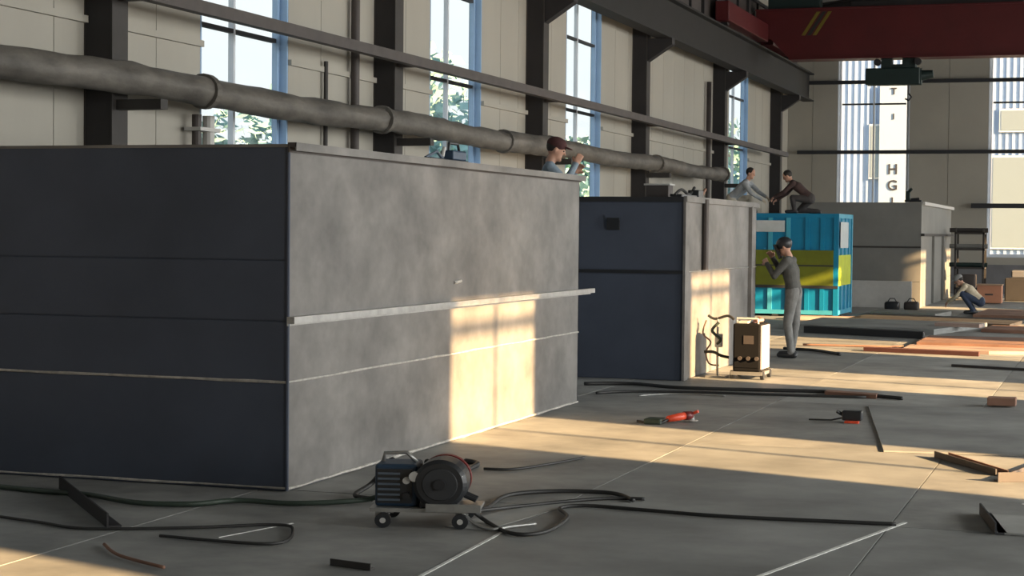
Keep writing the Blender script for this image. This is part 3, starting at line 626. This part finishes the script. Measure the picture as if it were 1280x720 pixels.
# items on tank 2
c2 = thing('control_box', (-5.45, 22.5, 2.155), 'grey box with a white lid standing on the second tank', 'box')
P(MB().box((-.28, -.12, .0), (.02, .12, .18), bev=.01), 'body', rail_m, c2); P(MB().box((-.30, -.14, .18), (.04, .14, .20)), 'lid', white_pl, c2)
c3 = thing('cutting_torch', (-4.98, 21.6, 2.165), 'black cutting torch carriage with hoses on the edge of the second tank', 'power tool')
P(MB().box((-.12, -.5, .0), (.02, .35, .03)), 'track', black_pl, c3); P(MB().box((-.10, .35, .0), (.04, .62, .10), bev=.01), 'motor_box', black_pl, c3)
P(MB().tube(smooth_path([(-.05, -.55, .02), (-.05, -.2, .09), (-.05, .2, .04), (-.05, .5, .13)]), .018, n=8), 'hose', cable_m, c3)
P(MB().tube([(-.02, .7, .0), (.0, .9, .12)], .02, n=8), 'torch', rust_m, c3)
c4 = thing('drill_press', (-4.75, 44.3, 2.54), 'small black magnetic drill on the top corner of the far pale tank', 'power tool')
P(MB().box((-.14, -.08, .0), (.26, .1, .05), bev=.01), 'base', black_pl, c4); P(MB().box((-.12, -.05, .05), (-.02, .06, .26), bev=.01), 'column', hoist_m, c4)
P(MB().tube([(-.07, 0, .22), (.02, -.06, .32)], .035, n=10), 'motor', hoist_m, c4); P(MB().tube([(.0, 0, .06), (.2, 0, .08)], .03, n=8), 'handle', black_pl, c4)

# rack behind tank 3, right
rk = thing('storage_rack', (-3.8, 50, 0), 'steel rack with stored pipes and scrap by the back wall behind the far tank', 'rack')
for xx in (-4.15, -3.42):
    for yy in (49.6, 50.4): MB().box((xx, yy, 0), (xx + .05, yy + .05, 1.95)).build('post', col_face, rk)
for zz in (.3, .85, 1.35, 1.78): MB().box((-4.15, 49.6, zz), (-3.37, 50.45, zz + .05)).build('shelf', col_face, rk)
for k, (zz, m_, lab) in enumerate([(1.89, col_face, 'dark tube lying on the top shelf of the rack'), (1.46, steel_far, 'grey tube lying on the second shelf of the rack'), (.96, hoist_m, 'green tube lying on the third shelf of the rack')]):
    tag(MB().tube([(-4.3, 49.9, zz), (-3.3, 49.9, zz)], .06, n=10).build('steel_tube', m_), lab, 'tube')
tag(MB().box((-4.05, 49.75, .35), (-3.6, 50.2, .7), bev=.03).build('scrap_bin', rail_m), 'dark bin on the bottom shelf of the rack', 'bin')
t = thing('terracotta_cabinet', (-3.0, 47.7, 0), 'terracotta coloured metal box on the floor near the back wall', 'cabinet')
MB().box((-3.4, 47.65, .02), (-2.79, 48.2, .48), bev=.01).build('body', orange_box, t); MB().box((-3.42, 47.62, .47), (-2.77, 48.22, .50)).build('lid', tan_m, t)
MB().box((-3.2, 47.63, .22), (-3.0, 47.65, .26)).build('handle', rail_m, t)
t = thing('dark_machine', (-2.3, 50.3, 0), 'dark floor machine with a sloping cover under the right back window', 'machine')
MB().box((-2.85, 50.0, 0), (-1.6, 50.9, .62), bev=.03).build('body', col_face, t); MB().box((-2.7, 50.1, .62), (-2.0, 50.8, .82), bev=.04).build('cover', plinth_m, t)
# two dark bundles on the floor before tank 3
for (xx, yy, lab) in ((-4.92, 42.3, 'black bundle on the floor in front of the far tank, left one'), (-4.5, 42.5, 'dark bundle on the floor in front of the far tank corner, right one')):
    t = thing('tool_bag', (xx, yy, 0), lab, 'bag'); m_ = black_pl if xx < -4.7 else rail_m
    P(MB().box((-.17, -.12, 0), (.17, .12, .20), bev=.05), 'body', m_, t, True); P(MB().tube([(-.1, 0, .19), (-.05, 0, .27), (.05, 0, .27), (.1, 0, .19)], .012, n=8), 'handle', black_pl, t)
tag(MB().box((-1.6, 37.6, .0), (-1.2, 37.9, .12), bev=.02).build('green_hose_coil', hoist_m), 'low dark green box on the floor at the far right', 'box')

# work platform for the worker behind tank 1
t = thing('work_platform', (-6.05, 18.6, 0), 'low steel step platform standing behind the largest tank', 'platform')
MB().box((-6.8, 18.2, 1.02), (-5.68, 19.0, 1.06)).build('deck', col_face, t)
for xx in (-6.78, -5.74):
    for yy in (18.22, 18.94): MB().box((xx, yy, 0), (xx + .04, yy + .04, 1.02)).build('leg', col_face, t)
for zz in (.35, .7): MB().box((-6.78, 18.2, zz), (-5.70, 18.24, zz + .04)).build('rung', col_face, t)

# ================================================================== PEOPLE
def person(root_loc, rz, label, J, mats, hat=None, scale=1.0, hat_m=None, hair=True, grip=(.5, .5), vox=.0085):
    """J: joints in local frame (x forward, y left, z up). Body = one continuous remeshed surface."""
    root = thing('person', root_loc, label, 'person'); root.rotation_euler = (0, 0, rz)
    m = MB(); tags = []
    V = {k: Vector(v) for k, v in J.items()}
    def cap(a, ra, b_, rb, tg, flat=None):
        a, b_ = Vector(a), Vector(b_); m.tube([a, b_], [ra, rb], n=14); m.sph(a, ra); m.sph(b_, rb); tags.append((a, b_, (ra + rb) / 2, tg))
    hp = V['pelvis']; ch = V['chest']; nk = V['neck']; hd = V['head']
    side = (V['shL'] - V['shR']).normalized(); hs = (V['hipL'] - V['hipR']).normalized()
    # torso from side-by-side columns gives a flattened section
    for s in (-1, -.35, .35, 1):
        cap(hp + hs * .085 * s, .095, hp.lerp(ch, .45) + side * .070 * s, .088, 'top' if abs(s) < 9 else 'top')
        cap(hp.lerp(ch, .45) + side * .070 * s, .088, ch + side * .095 * s, .102, 'top')
        cap(ch + side * .095 * s, .102, ch.lerp(nk, .6) + side * .07 * s, .07, 'top')
    for s in (-1, 1): cap(hp + hs * .08 * s - Vector((0, 0, .04)), .10, hp + hs * .08 * s, .10, 'leg')
    cap(ch.lerp(nk, .55), .075, V['shL'], .062, 'top'); cap(ch.lerp(nk, .55), .075, V['shR'], .062, 'top')
    cap(nk, .055, nk.lerp(hd, .6), .050, 'skin')
    f = V['face'].normalized(); upv = (hd - nk).normalized(); upv = (upv - f * upv.dot(f)).normalized(); sd = upv.cross(f)
    R = Matrix((f, sd, upv)).transposed()
    m.sph(hd + upv * .02, (.098, .076, .105), nu=20, nv=14, R=R); m.sph(hd - upv * .055 + f * .03, (.06, .052, .062), R=R)
    tags.append((hd - upv * .06, hd + upv * .06, .09, 'skin'))
    cap(hd + f * .090 + upv * .02, .010, hd + f * .110 - upv * .018, .014, 'skin')       # nose
    cap(hd + f * .082 - upv * .055 + sd * .016, .009, hd + f * .082 - upv * .055 - sd * .016, .009, 'skin')  # lips
    m.sph(hd + f * .075 - upv * .092, .022)                                               # chin
    for s in (-1, 1):
        m.sph(hd + sd * s * .078 - f * .005, (.018, .010, .03), R=R)                        # ears
        cap(hd + f * .088 + upv * .032 + sd * s * .018, .009, hd + f * .080 + upv * .032 + sd * s * .048, .008, 'skin')   # brows
    for i, s in (('L', 1), ('R', -1)):
        cap(V['sh' + i], .060, V['el' + i], .046, 'top'); cap(V['el' + i], .046, V['wr' + i], .036, 'top')
        cap(V['hip' + i], .092, V['kn' + i], .064, 'leg'); cap(V['kn' + i], .064, V['an' + i], .048, 'leg')
        an = V['an' + i]; tv = V['toe' + i] - an; fd = Vector((tv.x, tv.y, 0)).normalized(); z = V['toe' + i].z
        heel = Vector((an.x, an.y, z)) - fd * .045
        cap(heel, .042, heel + fd * .14, .042, 'shoe'); cap(heel + fd * .14, .042, heel + fd * .215, .036, 'shoe'); cap(heel, .04, an, .042, 'shoe')
        # hand
        wr = V['wr' + i]; d = (wr - V['el' + i]).normalized(); pn = Vector(J.get('palm' + i, (0, 0, -1))); pn = (pn - d * pn.dot(d)).normalized(); sdv = d.cross(pn)
        g = grip[0 if i == 'L' else 1]
        cap(wr, .030, wr + d * .03, .028, 'hand')
        for q, (o_, ln) in enumerate(((.030, .075), (.010, .084), (-.010, .078), (-.029, .062))):
            k0 = wr + d * .03 + sdv * o_ * .8; k1 = wr + d * .092 + sdv * o_; cap(k0, .014, k1, .0125, 'hand')
            a1 = g * 1.0; d1 = d * math.cos(a1) + pn * math.sin(a1); k2 = k1 + d1 * ln * .5 + sdv * o_ * .12
            a2 = g * 2.0; d2 = d * math.cos(a2) + pn * math.sin(a2); k3 = k2 + d2 * ln * .5; cap(k1, .0105, k2, .0095, 'hand'); cap(k2, .0095, k3, .008, 'hand')
        ts_ = s if i == 'L' else s
        th0 = wr + d * .03 + sdv * .028; th1 = th0 + d * .03 + sdv * .03 + pn * .012; th2 = th1 + d * .032 + sdv * .004 + pn * .02
        cap(th0, .014, th1, .012, 'hand'); cap(th1, .012, th2, .010, 'hand')
    tmp = bpy.data.objects.new('body', m.mesh('body', mats['top'])); COL.objects.link(tmp)
    rm = tmp.modifiers.new('r', 'REMESH'); rm.mode = 'VOXEL'; rm.voxel_size = vox; rm.adaptivity = 0
    sm = tmp.modifiers.new('s', 'SMOOTH'); sm.iterations = 3; sm.factor = .5
    dg = bpy.context.evaluated_depsgraph_get(); me = bpy.data.meshes.new_from_object(tmp.evaluated_get(dg)); old = tmp.data
    tmp.modifiers.clear(); tmp.data = me; bpy.data.meshes.remove(old); me.name = 'body'
    me.materials.clear(); order = ['top', 'leg', 'shoe', 'skin', 'hand']
    for k in order: me.materials.append(mats.get(k) or mats['skin'])
    import numpy as np
    n = len(me.polygons); c = np.empty(n * 3); me.polygons.foreach_get('center', c); c = c.reshape(-1, 3)
    best = np.full(n, 1e9); idx = np.zeros(n, dtype=np.int32)
    for a, b_, r, tg in tags:
        a_, d_ = np.array(a), np.array(b_ - a); L = max(1e-9, float(d_ @ d_)); tt = np.clip(((c - a_) @ d_) / L, 0, 1); dist = np.linalg.norm(c - a_ - tt[:, None] * d_, axis=1) - r
        k = dist < best; best[k] = dist[k]; idx[k] = order.index(tg)
    me.polygons.foreach_set('material_index', idx); me.polygons.foreach_set('use_smooth', [True] * n); me.update()
    tmp.parent = root
    eye_m = mat('eye_dark', (.02, .015, .012), .3)
    for s in (-1, 1):
        q = MB().sph(hd + f * .083 + upv * .010 + sd * s * .031, (.012, .014, .009), R=R).build('eye', eye_m); q.parent = root
    if hair:
        q = MB().sph(hd + upv * .036 - f * .018, (.098, .084, .098), nu=20, nv=12, R=R).build('hair', hair_m, smooth=True); q.parent = root
    if hat == 'helmet':   # welding helmet / hood
        q = MB().sph(hd + upv * .045 - f * .005, (.118, .095, .098), nu=22, nv=12, R=R).build('helmet', hat_m, smooth=True); q.parent = root
        q2 = MB().hull([hd + f * a_ + sd * b_ + upv * c_ for a_, b_, c_ in ((.10, .085, .07), (.145, .03, .075), (.145, -.03, .075), (.10, -.085, .07), (.085, .08, -.12), (.125, .03, -.14), (.125, -.03, -.14), (.085, -.08, -.12),
                      (.09, .085, .07), (.135, .03, .075), (.135, -.03, .075), (.09, -.085, .07), (.075, .08, -.12), (.115, .03, -.14), (.115, -.03, -.14), (.075, -.08, -.12))],
                     [(0, 4, 5, 1), (1, 5, 6, 2), (2, 6, 7, 3), (8, 9, 13, 12), (9, 10, 14, 13), (10, 11, 15, 14), (0, 1, 9, 8), (1, 2, 10, 9), (2, 3, 11, 10), (4, 12, 13, 5), (5, 13, 14, 6), (6, 14, 15, 7), (0, 8, 12, 4), (3, 7, 15, 11)]).build('visor', hat_m); q2.parent = q
    if hat == 'cap':
        q = MB().sph(hd + upv * .055 - f * .008, (.112, .090, .085), nu=22, nv=12, R=R).build('cap', hat_m, smooth=True); q.parent = root
        q2 = MB().sph(hd + upv * .058 + f * .11, (.065, .065, .010), nu=16, nv=8, R=R).build('brim', hat_m, smooth=True); q2.parent = q
    return root

stand = dict(pelvis=(-.02, 0, .93), chest=(.03, 0, 1.22), neck=(.06, 0, 1.42), head=(.12, 0, 1.55), face=(1, 0, -.35),
             shL=(.05, .17, 1.36), shR=(.05, -.17, 1.36), elL=(.20, .22, 1.14), elR=(.22, -.20, 1.20), wrL=(.33, .12, 1.30), wrR=(.32, -.14, 1.38),
             hipL=(-.02, .095, .88), hipR=(-.02, -.095, .88), knL=(.03, .12, .47), knR=(-.02, -.11, .47), anL=(-.03, .13, .09), anR=(.03, -.12, .09), toeL=(.15, .14, .042), toeR=(.2, -.13, .042),
             palmL=(0, -1, -.2), palmR=(0, 1, -.2))
person((-4.30, 25.12, .0), PI * .97, 'standing worker in dark grey jacket, grey trousers and dark helmet beside the second tank', stand,
       dict(top=cloth('charcoal_jacket', (.085, .085, .08)), leg=cloth('grey_trousers', (.19, .19, .185)), shoe=black_pl, skin=skin_m, hand=skin_m), hat='helmet', hat_m=black_pl, grip=(.7, .7))
# leather apron of the standing worker lies on the body: part of that person
squat = dict(pelvis=(-.12, 0, .30), chest=(.12, 0, .54), neck=(.27, 0, .66), head=(.36, 0, .74), face=(1, 0, -.6),
             shL=(.22, .17, .60), shR=(.22, -.17, .60), elL=(.38, .22, .40), elR=(.38, -.22, .40), wrL=(.56, .10, .26), wrR=(.56, -.08, .28),
             hipL=(-.10, .10, .27), hipR=(-.10, -.10, .27), knL=(.26, .20, .44), knR=(.27, -.18, .44), anL=(.03, .17, .09), anR=(.03, -.16, .09), toeL=(.2, .2, .042), toeR=(.2, -.19, .042),
             palmL=(0, -.5, -1), palmR=(0, .5, -1))
person((-2.98, 41.2, 0), PI * 1.0, 'squatting worker in cream jacket and dark blue trousers near the far tank', squat,
       dict(top=cloth('cream_jacket', (.56, .48, .36)), leg=cloth('navy_trousers', (.035, .05, .09)), shoe=black_pl, skin=skin_m, hand=skin_m), hat='cap', hat_m=cloth('grey_cap', (.3, .3, .3)), grip=(.6, .6), vox=.011)
kneel = dict(pelvis=(-.22, 0, .34), chest=(.06, 0, .58), neck=(.20, 0, .70), head=(.27, 0, .80), face=(1, 0, -.55),
             shL=(.14, .17, .64), shR=(.14, -.17, .64), elL=(.32, .20, .46), elR=(.30, -.22, .44), wrL=(.52, .10, .36), wrR=(.50, -.10, .30),
             hipL=(-.20, .10, .30), hipR=(-.20, -.10, .30), knL=(.14, .17, .34), knR=(.02, -.16, .08), anL=(.10, .15, .09), anR=(-.36, -.15, .06), toeL=(.3, .17, .042), toeR=(-.2, -.15, .042),
             palmL=(0, -.5, -1), palmR=(0, .5, -1))
person((-6.44, 38.4, 2.17), PI * 1.02, 'worker in dark brown jacket kneeling on top of the blue tank', kneel,
       dict(top=cloth('dark_brown_jacket', (.055, .032, .03)), leg=cloth('charcoal_trousers', (.05, .045, .045)), shoe=black_pl, skin=skin_m, hand=skin_m), grip=(.7, .7), vox=.011)
person((-7.72, 38.5, 2.17), math.radians(-12), 'worker in pale grey top crouching on the left end of the blue tank', {**kneel, 'head': (.20, 0, .86), 'neck': (.14, 0, .72), 'face': (1, 0, -.3)},
       dict(top=cloth('pale_grey_shirt', (.34, .36, .38)), leg=cloth('cream_trousers', (.50, .46, .38)), shoe=black_pl, skin=skin_m, hand=cloth('cream_gloves', (.5, .42, .32))), grip=(.5, .5), vox=.011)
lean = {k: v for k, v in stand.items()}
person((-5.86, 18.5, 1.06), math.radians(20), 'worker in grey blue shirt and dark red cap standing behind the largest tank', lean,
       dict(top=cloth('grey_blue_shirt', (.20, .26, .32)), leg=cloth('navy_trousers', (.035, .05, .09)), shoe=black_pl, skin=skin_m, hand=skin_m), hat='cap', hat_m=cloth('dark_red_cap', (.06, .02, .02)), grip=(.4, .4), vox=.011)

# ================================================================== OUTSIDE
struct('ground', MB().box((-220, -60, -.35), (120, 260, -.26)), ground_m)
def tree_mesh(seed, h, r):
    rd = random.Random(seed); m = MB()
    cl = [(Vector((rd.gauss(0, r * .42), rd.gauss(0, r * .42), h * .62 + rd.gauss(0, h * .15))), rd.uniform(.3, .55) * r) for _ in range(22)]
    for c, q in cl:
        for _ in range(90):
            d = Vector((rd.gauss(0, 1), rd.gauss(0, 1), rd.gauss(0, 1))).normalized() * q * rd.uniform(.7, 1.05); p = c + d
            a = Vector((rd.gauss(0, 1), rd.gauss(0, 1), rd.gauss(0, 1))).normalized(); b_ = a.orthogonal().normalized(); s = rd.uniform(.22, .42)
            m.hull([p - a * s, p + b_ * s * .6, p + a * s, p - b_ * s * .6], [(0, 1, 2, 3)])
    crown = m.mesh('crown', leaf_m)
    tk = MB().tube([(0, 0, 0), (.1, 0, h * .3), (0, .1, h * .65)], [.3, .22, .1], n=8)
    for k in range(5):
        a = k * 1.26; tk.tube([(0.05, 0, h * .35), (math.cos(a) * r * .5, math.sin(a) * r * .5, h * .62)], [.12, .04], n=6)
    return crown, tk.mesh('trunk', bark_m, True)
kinds = [tree_mesh(1, 7.0, 3.2), tree_mesh(2, 8.5, 3.6), tree_mesh(3, 6.0, 3.0)]
tn = 0
wlab = ['through the first window', 'through the second window', 'through the third window', 'through the narrow fourth window']
for wi, (a, c) in enumerate([LWIN[2], LWIN[3], LWIN[4], LWIN[5]]):
    for q in range(4):
        X = [-21, -28, -25, -33][q]; base = ((a + c) / 2) * (X / XL); Y = base + [-2.5, 3.5, 7, -7][q] * (1 + wi * .4); cm, tm = kinds[(wi + q) % 3]
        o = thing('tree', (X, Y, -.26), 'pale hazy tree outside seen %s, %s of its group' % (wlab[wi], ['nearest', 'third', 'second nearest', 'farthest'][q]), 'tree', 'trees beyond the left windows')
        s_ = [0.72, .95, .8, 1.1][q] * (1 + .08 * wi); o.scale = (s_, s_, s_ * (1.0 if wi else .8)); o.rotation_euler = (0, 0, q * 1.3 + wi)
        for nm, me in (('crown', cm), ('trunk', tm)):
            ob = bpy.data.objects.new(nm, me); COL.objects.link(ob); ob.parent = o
# neighbouring white hall behind the back windows
nb = thing('neighbour_building', (-6, 78, 0), 'white corrugated neighbouring hall seen through the back wall windows', 'building')
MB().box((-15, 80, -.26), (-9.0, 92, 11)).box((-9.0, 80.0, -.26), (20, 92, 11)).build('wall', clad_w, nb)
m = MB()
for k in range(125):
    x = -15 + k * .28; m.box((x, 79.94, -.2), (x + .12, 80.0, 11))
cg = m.build('corrugation', clad_w, nb); cg['kind'] = 'stuff'
for (x0, x1, z0, z1) in ((-5.2, -3.6, 1.2, 5.2), (-4.9, -3.7, 6.2, 7.2), (-10.4, -9.0, 4.2, 6.6)):
    f_ = MB().box((x0, 79.86, z0), (x1, 79.93, z1)).build('window', whiteframe, nb)
    MB().box((x0 + .08, 79.84, z0 + .08), (x1 - .08, 79.86, z1 - .08)).build('pane', mat('pale_pane', (.24, .30, .36), .3), f_)
# white board with vertical black lettering
sb = MB().box((-9.95, 79.78, 1.0), (-8.75, 79.84, 8.3)).build('sign_board', mat('sign_white', (.36, .46, .62), .6), nb)
def letter(ch, x, z, size):
    cu = bpy.data.curves.new('letter', 'FONT'); cu.body = ch; cu.size = size; cu.extrude = .01; cu.align_x = 'CENTER'; cu.align_y = 'CENTER'; cu.offset = .008
    o = bpy.data.objects.new('letter', cu); COL.objects.link(o); o.rotation_euler = (PI / 2, 0, 0); o.location = (x, 79.76, z)
    dg = bpy.context.evaluated_depsgraph_get(); dg.update(); me = bpy.data.meshes.new_from_object(o.evaluated_get(dg)); me.materials.clear(); me.materials.append(ink_m)
    n_ = bpy.data.objects.new('letter', me); COL.objects.link(n_); n_.rotation_euler = (PI / 2, 0, 0); n_.location = (x, 79.76, z); bpy.data.objects.remove(o)
    n_.parent = sb
for ch, z, s_ in (('H', 4.6, .62), ('G', 3.9, .62), ('1', 3.2, .5), ('T', 8.0, .4), ('I', 6.9, .35)): letter(ch, -9.35, z, s_)
